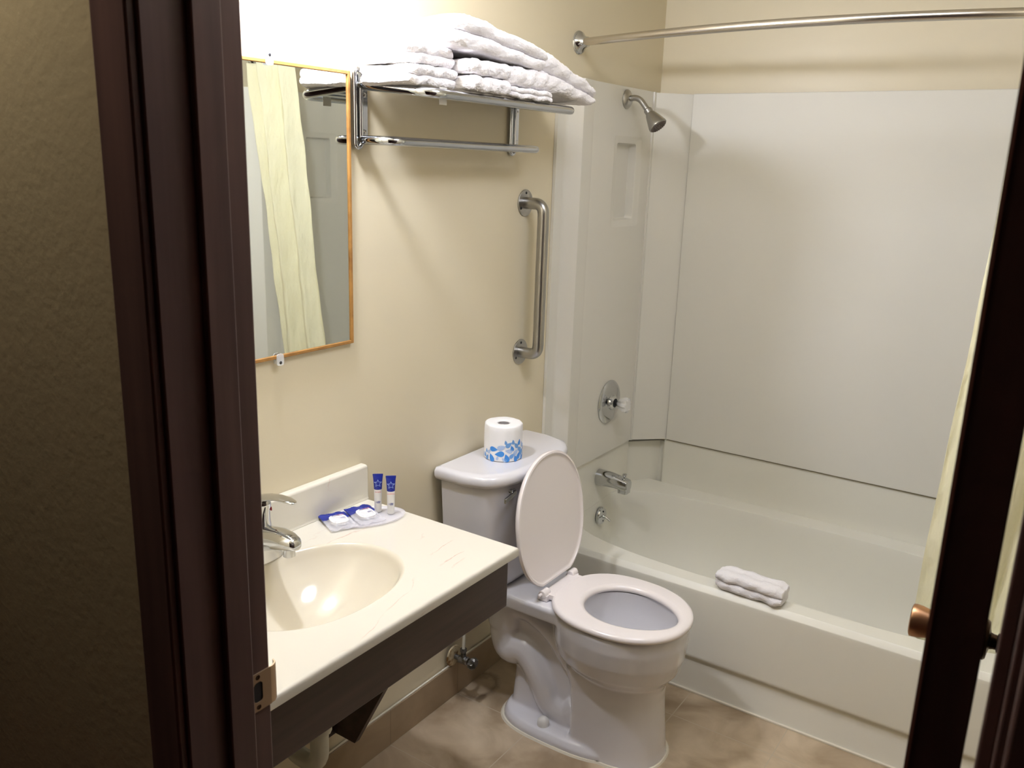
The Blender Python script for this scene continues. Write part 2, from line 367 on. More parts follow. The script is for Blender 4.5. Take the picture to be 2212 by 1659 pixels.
# ------------------------------------------------------------------ lights
LY = -1.975; LZ = 2.185
vl = empty('vanity_light', (0, LY, LZ), 'white glass wall light over the mirror', 'light')
MB().lathe([(.062, 0), (.062, .006), (.05, .016), (.03, .022), (.022, .045), (.022, .06)], (.001, LY, LZ), (1, 0, 0), 32).build('base_plate', m_white, vl)
MB().lathe([(.020, .058), (.024, .066), (.034, .080), (.040, .10), (.041, .112), (.038, .128), (.028, .143), (.014, .151), (.002, .153)], (.001, LY, LZ), (1, 0, 0), 32).build('bulb', m_glow, vl)
cl = empty('added_ceiling_fill', (1.05, -1.6, ZC), 'round ceiling light added as fill for the bathroom', 'light')  # added fill lamp, lifts the shaded parts of the bathroom
MB().lathe([(.29, 0), (.29, -.02), (.28, -.025)], (1.05, -1.6, ZC), (0, 0, 1)).build('base', m_white, cl)
MB().lathe([(.28, -.02), (.265, -.05), (.21, -.075), (.11, -.09), (.005, -.095)], (1.05, -1.6, ZC), (0, 0, 1)).build('diffuser', m_glow2, cl)
hl = empty('hall_light', (.2, -2.9, ZC), 'round ceiling light in the hall', 'light')
MB().lathe([(.11, 0), (.11, -.02), (.10, -.025)], (.2, -2.9, ZC), (0, 0, 1)).build('base', m_white, hl)
MB().lathe([(.10, -.02), (.09, -.05), (.07, -.07), (.03, -.08), (.005, -.082)], (.2, -2.9, ZC), (0, 0, 1)).build('diffuser', m_glow3, hl)
# ------------------------------------------------------------------ bathtub
TX0, TX1, TY0, TY1 = .004, XR-.004, -.754, .016
tb = empty('bathtub', (.8, -.38, 0), 'cream white alcove bathtub along the back wall', 'bathtub')
def rimz(y): return .398+(y-TY0)/(TY1-TY0)*.028
cxx, cyy, ax_, ay_ = .82, -.383, .81, .30
NA = 128; tub = MB()
def sup(a, sx, sy, n): 
    c, s_ = math.cos(a), math.sin(a)
    return (cxx+sx*math.copysign(abs(c)**(2/n), c), cyy+sy*math.copysign(abs(s_)**(2/n), s_))
angs = [2*PI*k/NA for k in range(NA)]
inner = [(max(p[0], .0345), p[1]) for p in (sup(a, ax_, ay_, 3.4) for a in angs)]
def outp(p, m=0):
    dx, dy = p[0]-cxx, p[1]-cyy; t = 1e9
    for lim, c, dd in ((TX0+m, cxx, dx), (TX1-m, cxx, dx), (TY0+m, cyy, dy), (TY1-m, cyy, dy)):
        if abs(dd) > 1e-9 and (lim-c)/dd > 0: t = min(t, (lim-c)/dd)
    return (cxx+dx*t, cyy+dy*t)
# snap the four nearest points to the corners of the rectangle
outer0 = [outp(p) for p in inner]
for cx0 in (TX0, TX1):
    for cy0 in (TY0, TY1):
        i = min(range(NA), key=lambda k: (outer0[k][0]-cx0)**2+(outer0[k][1]-cy0)**2); outer0[i] = (cx0, cy0)
def inset(p, d):
    return (min(max(p[0], TX0+d), TX1-d), min(max(p[1], TY0+d), TY1-d))
loops = []
for d, dz in ((0, -.030), (0, -.020), (.002, -.0165), (.013, -.0025), (.017, 0), (.022, 0)):
    loops.append([(q[0], q[1], rimz(q[1])+dz) for q in (inset(p, d) for p in outer0)])
for f, dz in ((1.01, 0), (1.0, 0), (.9975, -.0015), (.994, -.006), (.989, -.014), (.976, -.04), (.955, -.10), (.93, -.19), (.90, -.25), (.85, -.285), (.72, -.30), (.4, -.305), (.1, -.307)):
    L = []
    for a in angs:
        x, y = sup(a, ax_*f, ay_*(f if f > .9 else f-.05), 3.4-(1-f)*.8)
        if x < cxx: x = cxx-(cxx-x)*(1+(1/f-1)*.75*(1 if f > .8 else 0))
        x = max(x, .0345)
        if x > cxx: x -= (1-f)*1.2*(x-cxx)*(.6)     # sloping back at the far end
        L.append((x, y, rimz(inner[0][1])+dz if f < .97 else rimz(y)+dz))
    loops.append(L)
tub.loft(loops, False, True)
tub.build('basin', m_tub, tb, smooth=30)
apf = MB()
prof = [(-.754, .372), (-.752, .14), (-.748, .128), (-.735, .120), (-.733, .112), (-.749, .006), (-.749, 0), (-.70, 0), (-.70, .372)]
apf.prism([(y, z) for y, z in prof], 0, TX0, TX1)
apf.build('apron', m_tub, tb, smooth=30)
MB().tube([(TX0, -.753, .003), (.8, -.753, .003), (TX1, -.753, .003)], .005, 6).build('caulk_line', m_caulk, tb)
# tub wall flange below the surround seam
def wallprof(off, ch):
    return [(.045-off, -.70), (.045-off, -.135+ch), (.165-ch, .0+off), (1.44+ch, .0+off), (XR-.045+off, -.135+ch), (XR-.045+off, -.70)]
def skin(pts, z0, z1, th, m=None):
    m = m or MB(); n = len(pts); back = []
    for (x, y) in pts:
        back.append((x+(-th if x < .8 else th)*(1 if (x < .1 or x > 1.5) else .35), y+(th if y > -.2 else 0)))
    poly = pts+back[::-1]; m.prism(poly, 2, z0, z1); return m
low = MB()
low.prism([(.006, -.62), (.034, -.62), (.034, -.105), (.006, -.105)], 2, .392, .622)
low.prism([(.004, -.112), (.034, -.112), (.014, -.09), (.120, .027), (.120, .034), (.004, .034)], 2, .41, .600)
low.prism([(.152, .034), (.152, .0), (1.49, .0), (1.49, .034)], 2, .415, .6185)
low.prism([(.118, .034), (.118, .027), (.152, .027), (.152, .034)], 2, .41, .60)
low.prism([(XR-.006, -.62), (XR-.034, -.62), (XR-.034, -.105), (XR-.006, -.105)], 2, .392, .622)
low.prism([(XR-.006, .017), (1.49, .017), (1.49, .008), (XR-.034, -.105), (XR-.006, -.105)], 2, .41, .622)
low.build('wall_flange', m_tub, tb, smooth=30)
# ------------------------------------------------------------------ shower surround
ss = empty('shower_surround', (.8, 0, .62), 'off-white moulded shower wall panels above the tub', 'shower wall')
ZS0, ZS1 = .622, 2.021
def side_panel(mir):
    X = (lambda x: XR-x) if mir else (lambda x: x)
    m = MB()
    # panel with a recessed niche: outline in y, z
    ny0, ny1, nz0, nz1 = -.378, -.222, 1.545, 1.825
    y0, y1 = -.575, -.118
    hole = dense(rrect(ny0, ny1, nz0, nz1, .012, 5)); cy, cz = (ny0+ny1)/2, (nz0+nz1)/2
    def to_rect(p, a, b, c, d):
        dy, dz = p[0]-cy, p[1]-cz; t = 1e9
        for lim, cc, dd in ((a, cy, dy), (b, cy, dy), (c, cz, dz), (d, cz, dz)):
            if abs(dd) > 1e-9 and (lim-cc)/dd > 0: t = min(t, (lim-cc)/dd)
        return (cy+dy*t, cz+dz*t)
    out = [to_rect(p, y0, y1, ZS0, ZS1) for p in hole]
    for cy0 in (y0, y1):
        for cz0 in (ZS0, ZS1):
            i = min(range(len(out)), key=lambda k: (out[k][0]-cy0)**2+(out[k][1]-cz0)**2); out[i] = (cy0, cz0)
    def sc(f, g=None): 
        g = g or f
        return [(cy+(p[0]-cy)*f, cz+(p[1]-cz)*g) for p in hole]
    xp = .045
    L = [(out, xp-.02), (out, xp), (sc(1.5, 1.2), xp), (sc(1.4, 1.15), xp-.001), (sc(1.3, 1.11), xp-.0045), (sc(1.08, 1.04), xp-.005), (sc(1.0), xp-.008), (sc(.97, .985), xp-.032), (sc(.93, .965), xp-.037)]
    m.loft([[(X(x), y, z) for y, z in l] for l, x in L], False, True)
    o = m.build('side_panel', m_fiber, ss, smooth=40)
    f = MB()
    pr = [(.001, -.757), (.012, -.757), (.013, -.715), (.02, -.70), (.05, -.672), (.056, -.664), (.056, -.655), (.050, -.60), (.045, -.575), (.02, -.575), (.001, -.60)]
    f.prism([(X(x), y) for x, y in pr], 2, .40, ZS1+.0)
    f.build('edge_flange', m_fiber, ss, smooth=25)
    b = MB().prism([(X(x), y) for x, y in ((.025, -.118), (.051, -.120), (.053, -.112), (.05, -.104), (.025, -.104))], 2, ZS0, ZS1)
    b.build('joint_bead', m_fiber, ss, smooth=40)
    c = MB().prism([(X(x), y) for x, y in ((.02, -.112), (.049, -.112), (.163, .0), (.163, .014), (.02, .014))], 2, ZS0, ZS1-.002)
    c.build('corner_panel', m_fiber, ss, smooth=30)
    return o
side_panel(False); side_panel(True)
MB().box((.1605, -.010, ZS0), (1.487, .014, ZS1)).build('back_panel', m_fiber, ss, bevel=.003)
MB().box((.1645, -.0065, ZS0-.0035), (1.48, .010, ZS0)).build('seam_strip', m_seam, ss)
MB().box((.030, -.57, ZS0-.002), (.040, -.12, ZS0)).build('seam_strip', m_seam, ss)
# ------------------------------------------------------------------ shower fittings (things on the surround)
XF = .0455
sh = empty('shower_head', (XF, -.34, 1.975), 'brushed metal shower head on a bent arm', 'shower head')
MB().lathe([(.034, 0), (.034, .003), (.030, .008), (.022, .013), (.014, .015), (.011, .016)], (XF, -.34, 1.978), (1, 0, 0), 36).build('flange', m_steel, sh)
pts = fillet([(XF, -.34, 1.980), (.095, -.342, 1.984), (.142, -.345, 1.930)], .035, 8)
MB().tube(pts, .0105, 16).build('arm', m_steel, sh)
ax = Vector((.62, -.03, -.74)).normalized()
MB().lathe([(.012, -.012), (.015, -.008), (.015, .006), (.018, .010), (.021, .018), (.030, .045), (.034, .058), (.034, .064), (.031, .066)], (.139, -.345, 1.934), ax, 36).build('head', m_steel, sh)
face = MB().lathe([(.030, .0655), (.030, .0675), (.027, .069), (.002, .0695)], (.139, -.345, 1.934), ax, 36)
u = ax.orthogonal().normalized(); v = ax.cross(u)
for rr, k in ((.024, 18), (.018, 14), (.012, 9), (.006, 5)):
    for i in range(k):
        a = 2*PI*i/k; c = Vector((.139, -.345, 1.934))+u*rr*math.cos(a)+v*rr*math.sin(a)
        face.lathe([(.0014, .069), (.001, .0715)], c, ax, 6)
face.build('nozzle_face', mat('grey_nozzle_plate', rgb(96, 84, 76), .5), sh)
# mixer valve
sv = empty('shower_valve', (XF, -.335, .834), 'chrome shower valve plate with a clear faceted knob', 'shower valve')
MB().lathe([(.088, 0), (.088, .003), (.082, .009), (.07, .012), (.045, .0125), (.03, .015), (.028, .022), (.020, .026), (.016, .030)], (XF, -.335, .836), (1, 0, 0), 48).build('plate', m_chrome, sv)
MB().lathe([(.016, .016), (.018, .03), (.011, .034), (.010, .05)], (XF, -.335, .836), (1, 0, 0), 24).build('stem', m_dark, sv)
kn = MB(); o = Vector((XF, -.335, .836)); lo = []
for h, r, lobe in ((.040, .010, 0), (.046, .016, .0), (.050, .020, .002), (.074, .0285, .004), (.084, .0275, .004), (.088, .021, .001)):
    lo.append([o+Vector((h, (r+lobe*math.cos(8*2*PI*k/64))*math.cos(2*PI*k/64), (r+lobe*math.cos(8*2*PI*k/64))*math.sin(2*PI*k/64))) for k in range(64)])
kn.loft(lo).build('knob', m_frost, sv)
# tub spout
sp_ = empty('tub_spout', (.034, -.36, .527), 'chrome tub spout with a pull-up diverter', 'spout')
m = MB(); L = []
for x, hz, hy, cz, n in ((.034, .034, .034, .524, 2), (.05, .034, .034, .524, 2), (.085, .031, .031, .526, 2.2), (.12, .027, .028, .524, 2.6), (.150, .025, .026, .520, 3.5), (.168, .022, .024, .518, 4), (.172, .018, .02, .518, 4)):
    L.append([(x, -.36+hy*math.copysign(abs(math.cos(2*PI*k/32))**(2/n), math.cos(2*PI*k/32)), cz+hz*math.copysign(abs(math.sin(2*PI*k/32))**(2/n), math.sin(2*PI*k/32))) for k in range(32)])
m.loft(L)
m.prism(rrect(.131, .171, -.382, -.338, .008), 2, .486, .51)
m.build('spout_body', m_chrome, sp_)
MB().lathe([(.004, 0), (.004, .012), (.007, .014), (.009, .019), (.008, .022), (.002, .023)], (.150, -.36, .541), (0, 0, 1), 20).build('diverter', m_chrome, sp_)
# overflow plate with trip lever
ov = empty('overflow_plate', (.045, -.338, .351), 'chrome round overflow plate with a trip lever in the tub', 'overflow plate')
MB().lathe([(.036, -.004), (.036, .003), (.033, .007), (.02, .010), (.004, .0105)], (.045, -.338, .351), (1, 0, .03), 36).build('plate', m_chrome, ov)
MB().tube([(.052, -.338, .351), (.068, -.338, .349), (.088, -.338, .338)], [.007, .0045, .0045], 12).build('lever', m_chrome, ov)
for dz in (-.02, .02):
    MB().lathe([(.004, 0), (.003, .002), (.001, .0025)], (.0545, -.338, .351+dz), (1, 0, 0), 10).build('screw', m_dark, ov)
# ------------------------------------------------------------------ curved shower rod
def rody(x): 
    t = (x-.0)/XR; return -.628-.145*math.sin(PI*t)
ZR = 2.138
cr = empty('shower_rod', (.8, -.75, ZR), 'curved metal shower curtain rod across the tub', 'curtain rod')
MB().tube([(x*XR/40, rody(x*XR/40), ZR) for x in range(41)], .0128, 16).build('rod', m_rod, cr)
for x, s in ((0, 1), (XR, -1)):
    MB().lathe([(.036, 0), (.037, .004), (.033, .007), (.034, .010), (.029, .014), (.024, .020), (.018, .030), (.016, .04)], (x, rody(x), ZR), (s, -.12, 0), 36).build('end_flange', m_chrome, cr)
# ------------------------------------------------------------------ shower curtain
def curtain():
    root = empty('shower_curtain', (1.42, -.66, .35), 'pale yellow crinkled shower curtain bunched at the right end of the tub', 'shower curtain')
    m = MB(); NS, NZ = 150, 70; front = []
    rnd = random.Random(3); ph = [rnd.uniform(0, 6.28) for _ in range(8)]
    rows = []
    for j in range(NZ+1):
        t = j/NZ; z = 2.112-t*(2.112-.345)
        row = []
        for i in range(NS+1):
            s = i/NS
            xa = 1.335-.075*t; xb = 1.56-.06*t
            x = xa+(xb-xa)*s
            y = (-.695+.13*t)+(-.045*s)*(1-.2*t)
            amp = .022+.006*math.sin(3*t+1)
            y += amp*math.sin(2*PI*2.3*s+1.1+.35*math.sin(1.3*t*PI+ph[0]))*(.5+.5*min(1, s*3))
            x += .004*math.sin(2*PI*2.3*2*s+.7+ph[2])*min(1, s*4)
            y += .003*math.sin(5*t*PI+12*s+ph[1])+.0015*math.sin(17*t*PI+17*s+ph[3])+.0012*math.sin(41*t-30*s)
            x += .002*math.sin(3*t*PI+ph[4]+4*s)+.001*math.sin(9*t*PI+ph[5])
            row.append((x, y, z))
        rows.append(row)
    m.loft(rows, False, False, closed=False)
    o = m.build('fabric', m_curt, root, smooth=180)
    sd = o.modifiers.new('solid', 'SOLIDIFY'); sd.thickness = .0012; sd.offset = 0
    for k in range(7):
        x = 1.335+k*.035; y = rody(x)
        g = MB(); g.tube([(x, y+.024*math.cos(a), ZR-.006+.024*math.sin(a)) for a in [2*PI*q/20 for q in range(21)]], .0028, 6, cap=False)
        g.build('ring', m_white, root)
curtain()
# ------------------------------------------------------------------ towel rack
RY0, RY1 = -1.672, -1.002
tr = empty('towel_rack', (0, -1.34, 1.85), 'chrome hotel towel shelf with a lower towel bar', 'towel rack')
for y in (RY0, RY1):
    pl = MB()
    pl.prism(rrect(y-.012, y+.026, 1.774, 1.943, .0125, 6), 0, .001, .006)
    bo = pl.build('bracket', m_rack, tr, bevel=.001)
    ring = MB(); P = [(.011, a, b) for a, b in rrect(y-.024, y-.004, 1.768, 1.950, .0099, 6)]
    ring.tube(P+[P[0]], .0062, 12, cap=False)
    ring.build('bracket_edge', m_rack, bo)
    for z in (1.805, 1.892):
        MB().lathe([(.0065, 0), (.006, .002), (.003, .0045), (.001, .005)], (.006, y+.013, z), (1, 0, 0), 14).build('screw', m_chrome, bo)
ZW, ZF = 1.915, 1.894; XRK = .225
P = fillet([(.004, RY0, ZW), (XRK, RY0-.0, ZF), (XRK, RY1, ZF), (.004, RY1, ZW)], .055, 10)
MB().tube(P, .0115, 16).build('shelf_frame', m_rack, tr)
for x in (.045, .09, .135, .18):
    z = ZW+(ZF-ZW)*x/XRK
    MB().tube([(x, RY0, z), (x, RY1, z)], .0055, 10).build('shelf_rail', m_rack, tr)
P = fillet([(.004, RY0, 1.786), (.105, RY0, 1.785), (.105, RY1, 1.783), (.004, RY1, 1.786)], .045, 10)
MB().tube(P, .0112, 16).build('towel_bar', m_rack, tr)
# ------------------------------------------------------------------ folded towels
def towel(name, cx, cy, cz, dx, dy, dz, layers, label, rot=(0, 0, 0), fold='x', seed=0, group='folded towels on the chrome rack', taper=0, sag=0):
    """cross-section of stacked rounded folds in the (depth, height) plane, swept along the width"""
    rnd = random.Random(seed); n = 14; NSEC = 26; loops = []
    lh = dz/layers
    for k in range(NSEC+1):
        s = k/NSEC*2-1
        e = (1-abs(s)**9)**(1/4) if abs(s) < 1 else 0
        e = max(e, .0)
        f = .80+.20*e
        L = []
        def pt(a, h):
            wob = .0025*math.sin(5*s+h*60+seed)+.002*math.sin(11*s-h*90+seed*2)
            hh = (h-dz/2)*f*(1-taper*(s*.5+.5))
            hh -= sag*(s+1)**2*.25*1.0
            return (a*(.92+.08*e)+wob, s*dy/2, hh+.0015*math.sin(8*s+a*40+seed))
        right = []
        for q in range(layers):
            for i in range(n):
                a = -PI/2+PI*(i+.5)/n
                right.append((dx/2-lh*.5+lh*.5*math.cos(a)**.8-.002*((q+seed) % 2), lh*(q+.5)+lh*.5*math.sin(a)))
        left = []
        for q in range(layers-1, -1, -1):
            for i in range(n//2):
                a = PI/2+PI*(i+.5)/(n//2)
                left.append((-dx/2+lh*.5+lh*.5*math.cos(a)*.9, lh*(q+.5)+lh*.5*math.sin(a)))
        top = [(dx/2-lh*.5-(dx-lh)*i/9, dz+.002*math.sin(i)) for i in range(1, 9)]
        bot = [(-dx/2+lh*.5+(dx-lh)*i/9, 0) for i in range(1, 9)]
        L = [pt(a, h) for a, h in right+top+left+bot]
        if fold == 'y': pass
        loops.append(L)
    # rounded ends
    def shrink(L, f, ds):
        c = Vector((sum(p[0] for p in L)/len(L), 0, sum(p[2] for p in L)/len(L)))
        return [(c.x+(p[0]-c.x)*f, p[1]+ds, c.z+(p[2]-c.z)*f) for p in L]
    r = lh*.35
    loops = [shrink(loops[0], .86, -r), shrink(loops[0], .95, -r*.7)]+loops+[shrink(loops[-1], .95, r*.7), shrink(loops[-1], .86, r)]
    m = MB(); m.loft(loops); 
    R = Matrix.Rotation(rot[2], 4, 'Z') @ Matrix.Rotation(rot[1], 4, 'Y') @ Matrix.Rotation(rot[0], 4, 'X')
    if fold == 'y': R = R @ Matrix.Rotation(PI/2, 4, 'Z')
    o = m.build(name, m_terry, smooth=70)
    o.data.transform(R)
    o.location = (cx, cy, cz+dz/2)
    sb = o.modifiers.new('sub', 'SUBSURF'); sb.levels = 2; sb.render_levels = 2
    tx = bpy.data.textures.new('terry', 'CLOUDS'); tx.noise_scale = .009; tx.noise_depth = 3
    dm = o.modifiers.new('disp', 'DISPLACE'); dm.texture = tx; dm.strength = .005; dm.mid_level = .5; dm.texture_coords = 'LOCAL'
    tag(o, label, 'towel', group)
    return o
ZT = 1.907
towel('folded_towel', .112, -1.615, ZT+.004, .18, .16, .046, 2, 'folded white towel at the left end of the rack, lower of two', seed=1)
towel('folded_towel', .110, -1.618, ZT+.052, .17, .155, .046, 2, 'folded white towel at the left end of the rack, upper of two', seed=2)
towel('folded_towel', .125, -1.445, ZT+.002, .24, .165, .038, 1, 'folded white towel in the middle of the rack, lowest of its pile', seed=3)
towel('folded_towel', .127, -1.443, ZT+.0415, .235, .165, .036, 1, 'folded white towel in the middle of the rack, second from below', seed=4)
t1 = towel('folded_bath_towel', .130, -1.255, ZT+.001, .225, .21, .026, 2, 'thin folded white towel under the others at the right, edge over the rail', seed=5)
t4 = towel('folded_bath_towel', .126, -1.27, ZT+.0295, .235, .19, .049, 1, 'plump folded white bath towel just under the big top one', seed=8)
t2 = towel('folded_bath_towel', .125, -1.055, ZT+.006,   .235, .29, .105, 2, 'thick folded white bath towel jutting past the right end of the rack', rot=(math.radians(-10), 0, 0), fold='x', seed=6, taper=.5)
t3 = towel('folded_bath_towel', .122, -1.385, ZT+.082, .25, .38, .078, 2, 'big folded white bath towel on top of the pile', rot=(math.radians(-5), 0, 0), seed=7, taper=.3)
ct = MB().box((.203, -1.610, 1.872), (.2038, -1.582, 1.912)).build('care_tag', m_white, None, smooth=0)
tg = [o for o in COL.objects if o.name == 'folded_towel'][0]
ct.parent = tg; ct.matrix_parent_inverse = Matrix.Translation(tg.location).inverted()
# washcloth folded on the tub rim
wc = towel('folded_washcloth', .80, -.708, .402, .088, .205, .062, 2, 'small folded white washcloth on the front rim of the tub', rot=(0, 0, math.radians(-92)), seed=9, group=None)
wc.modifiers['disp'].strength = .0028
# ------------------------------------------------------------------ mirror
mr = empty('wall_mirror', (0, -1.957, 1.28), 'rectangular wall mirror in a thin oak frame left of the towel rack', 'mirror')
MY0, MY1, MZ0, MZ1 = -2.204, -1.711, 1.281, 1.943
MB().box((.001, MY0+.002, MZ0+.002), (.008, MY1-.002, MZ1-.002)).build('glass', m_mirror, mr, smooth=0)
fr = MB(); w_ = .0085
for a, b in (((.001, MY0, MZ0), (.012, MY0+w_, MZ1)), ((.001, MY1-w_, MZ0), (.012, MY1, MZ1)), ((.001, MY0+w_, MZ0), (.012, MY1-w_, MZ0+w_)), ((.001, MY0+w_, MZ1-w_), (.012, MY1-w_, MZ1))): fr.box(a, b)
fr.build('frame', m_oak, mr, bevel=.0015)
for z, s in ((MZ1, 1), (MZ0, -1)):
    c = MB().prism(rrect(-1.9665, -1.9465, -.012, .016, .006), 0, .0125, .0155)
    for i, p in enumerate(c.v): c.v[i] = (p[0], p[1], z+s*p[2])
    c.box((.0005, -1.9645, z+s*.002 if s > 0 else z-.012), (.0125, -1.9485, z+.012 if s > 0 else z-.002))
    k = c.build('clip', m_clear, mr)
    MB().lathe([(.004, 0), (.003, .0015), (.0005, .002)], (.0156, -1.9565, z+s*.009), (1, 0, 0), 10).build('screw', m_dark, k)
# ------------------------------------------------------------------ grab bar
gb = empty('grab_bar', (0, -.918, 1.37), 'vertical brushed steel grab bar above the toilet tank', 'grab bar')
GY = -.918
P = fillet([(.004, GY, 1.618), (.072, GY, 1.618), (.072, GY, 1.127), (.004, GY, 1.127)], .05, 10)
MB().tube(P, .0185, 20).build('bar', m_steel, gb)
for z in (1.618, 1.127):
    f = MB().lathe([(.043, 0), (.043, .002), (.041, .0035), (.02, .0038)], (.0005, GY, z), (1, 0, 0), 36).build('flange', m_steel, gb)
    for k in range(3):
        a = PI/2+k*2*PI/3
        MB().lathe([(.0045, 0), (.004, .0012), (.001, .0016)], (.0042, GY+.032*math.cos(a), z+.032*math.sin(a)), (1, 0, 0), 10).build('screw', m_dark, f)
# ------------------------------------------------------------------ toilet
TY = -1.14
to = empty('toilet', (.4, TY, 0), 'white two-piece toilet with its lid raised', 'toilet')
def egg(cx, sx0, sx1, sy, z, n=48, p=2.0):
    L = []
    for k in range(n):
        a = 2*PI*k/n; c, s = math.cos(a), math.sin(a)
        L.append((cx+(sx1 if c > 0 else sx0)*math.copysign(abs(c)**(2/p), c), TY+sy*math.copysign(abs(s)**(2/p), s), z))
    return L
def dee(cx, sx0, sx1, sy, z, n=64):
    L = []
    for k in range(n):
        a = 2*PI*k/n; c, s = math.cos(a), math.sin(a); p = 2.3 if c > 0 else 9
        L.append((cx+(sx1 if c > 0 else sx0)*math.copysign(abs(c)**(2/p), c), TY+sy*math.copysign(abs(s)**(2/(2.3 if c > 0 else 9)), s), z))
    return L
def bowl():
    parts = MB()
    # bowl
    parts.loft([egg(.56, .14, .10, .075, .12), egg(.56, .16, .13, .09, .21), egg(.555, .185, .155, .125, .262), egg(.55, .203, .185, .156, .295), egg(.55, .21, .200, .176, .345), egg(.55, .21, .206, .183, .40), egg(.55, .21, .205, .183, .438), egg(.55, .205, .200, .178, .446)])
    # pedestal front column
    parts.loft([dee(.55, .105, .168, .128, .0), dee(.55, .103, .163, .124, .03), dee(.55, .105, .155, .116, .12), dee(.55, .115, .148, .113, .20), dee(.55, .13, .150, .12, .27)])
    # foot plate
    parts.loft([egg(.38, .20, .25, .152, 0, p=3), egg(.38, .20, .25, .150, .018, p=3), egg(.38, .192, .24, .138, .034, p=3)])
    # rear deck
    def rr(x0, x1, hw, z, r): return [(x, y, z) for x, y in rrect(x0, x1, TY-hw, TY+hw, r, 8)]
    parts.loft([rr(.06, .46, .10, .385, .05), rr(.05, .48, .125, .400, .05), rr(.05, .48, .13, .436, .05), rr(.055, .475, .125, .446, .05)])
    # central web
    parts.loft([rr(.20, .60, .075, .01, .03), rr(.20, .60, .055, .15, .03), rr(.14, .60, .05, .30, .03), rr(.08, .60, .07, .40, .03)])
    # trapway tubes
    for sg in (-1, 1):
        y = TY+sg*.035
        path = fillet([(.46, y, .10), (.42, y+sg*.0, .05), (.345, y, .07), (.30, y, .17), (.235, y, .235), (.175, y, .20), (.155, y, .27), (.165, y, .40)], .06, 6)
        parts.tube(path, [.058]*3+[.056]*(len(path)-6)+[.062]*3, 20)
        path = fillet([(.50, y-sg*.01, .16), (.42, y, .24), (.34, y, .33), (.25, y, .37), (.19, y, .36)], .06, 6)
        parts.tube(path, .042, 18)
    o = parts.build('bowl', m_porc, to, smooth=0)
    rm = o.modifiers.new('remesh', 'REMESH'); rm.mode = 'VOXEL'; rm.voxel_size = .0045; rm.use_smooth_shade = True
    sm = o.modifiers.new('smooth', 'SMOOTH'); sm.iterations = 6; sm.factor = .5
    # hollow of the bowl
    cut = MB(); cut.loft([egg(.575, .05, .05, .035, .17), egg(.578, .09, .08, .06, .215), egg(.578, .125, .118, .095, .29), egg(.577, .145, .138, .118, .37), egg(.575, .15, .146, .124, .41), egg(.575, .148, .146, .120, .47)])
    co = cut.build('cutter', m_porc, smooth=0)
    bo = o.modifiers.new('bool', 'BOOLEAN'); bo.operation = 'DIFFERENCE'; bo.object = co; bo.solver = 'EXACT'
    bake(o, (co,))
    for p in o.data.polygons: p.use_smooth = True
    o.data.set_sharp_from_angle(angle=math.radians(50))
    return o
bowl_o = bowl()
MB().lathe([(.085, 0), (.06, .0005), (.001, .0006)], (.575, TY, .235), (0, 0, 1), 40).build('water', mat('toilet_water', rgb(205, 212, 216), .03, coat=1), to)
# base caulk
MB().loft([egg(.38, .212, .25, .158, .0, p=3), egg(.38, .208, .25, .154, .006, p=3)]).loft([egg(.55, .115, .174, .134, .0, p=2.4), egg(.55, .115, .171, .131, .006, p=2.4)]).build('caulk_line', m_caulk, to)
for s in (-1, 1):
    MB().lathe([(.019, 0), (.019, .014), (.0175, .023), (.012, .030), (.005, .033), (.001, .0335)], (.358, TY+s*.112, .028), (0, 0, 1), 24).build('bolt_cap', m_white, to)
# seat ring
def seat():
    m = MB(); n = 72
    def outer(off, z):
        L = []
        for k in range(n):
            a = 2*PI*k/n; c, s = math.cos(a), math.sin(a)
            x = .55+(.212-off)*math.copysign(abs(c)**(.95 if c > 0 else .8), c)
            y = TY+(.187-off)*math.copysign(abs(s)**(.95 if c > 0 else .9), s)
            x = max(x, .345+off)
            L.append((x, y, z))
        return L
    def inn(off, z):
        return [(.577+(.146+off)*math.cos(2*PI*k/n)*(1 if math.cos(2*PI*k/n) > 0 else .97), TY+(.116+off)*math.sin(2*PI*k/n)*(1-.12*math.cos(2*PI*k/n)), z) for k in range(n)]
    m.loft([inn(.004, .4485), outer(.006, .4485), outer(.001, .452), outer(0, .459), outer(.003, .466), outer(.012, .4705), inn(.016, .470), inn(.006, .467), inn(.0, .460), inn(.0, .452), inn(.004, .4485)], False, False)
    # hinge bridge at the back
    m.loft([[(x, y, z) for x, y in rrect(.318, .375, TY-.085, TY+.085, .008)] for z in (.452, .468)])
    o = m.build('seat', m_seat, to, smooth=50)
    for s in (-1, 1):
        h = MB().tube([(.325, TY+s*.068, .468), (.325, TY+s*.100, .468)], [.013, .013], 20)
        h.box((.308, TY+s*.084-.014, .447), (.342, TY+s*.084+.014, .466))
        h.tube([(.322, TY+s*.098, .468), (.322, TY+s*.114, .468)], .005, 10)
        h.build('hinge', m_seat, o, bevel=.002)
seat()
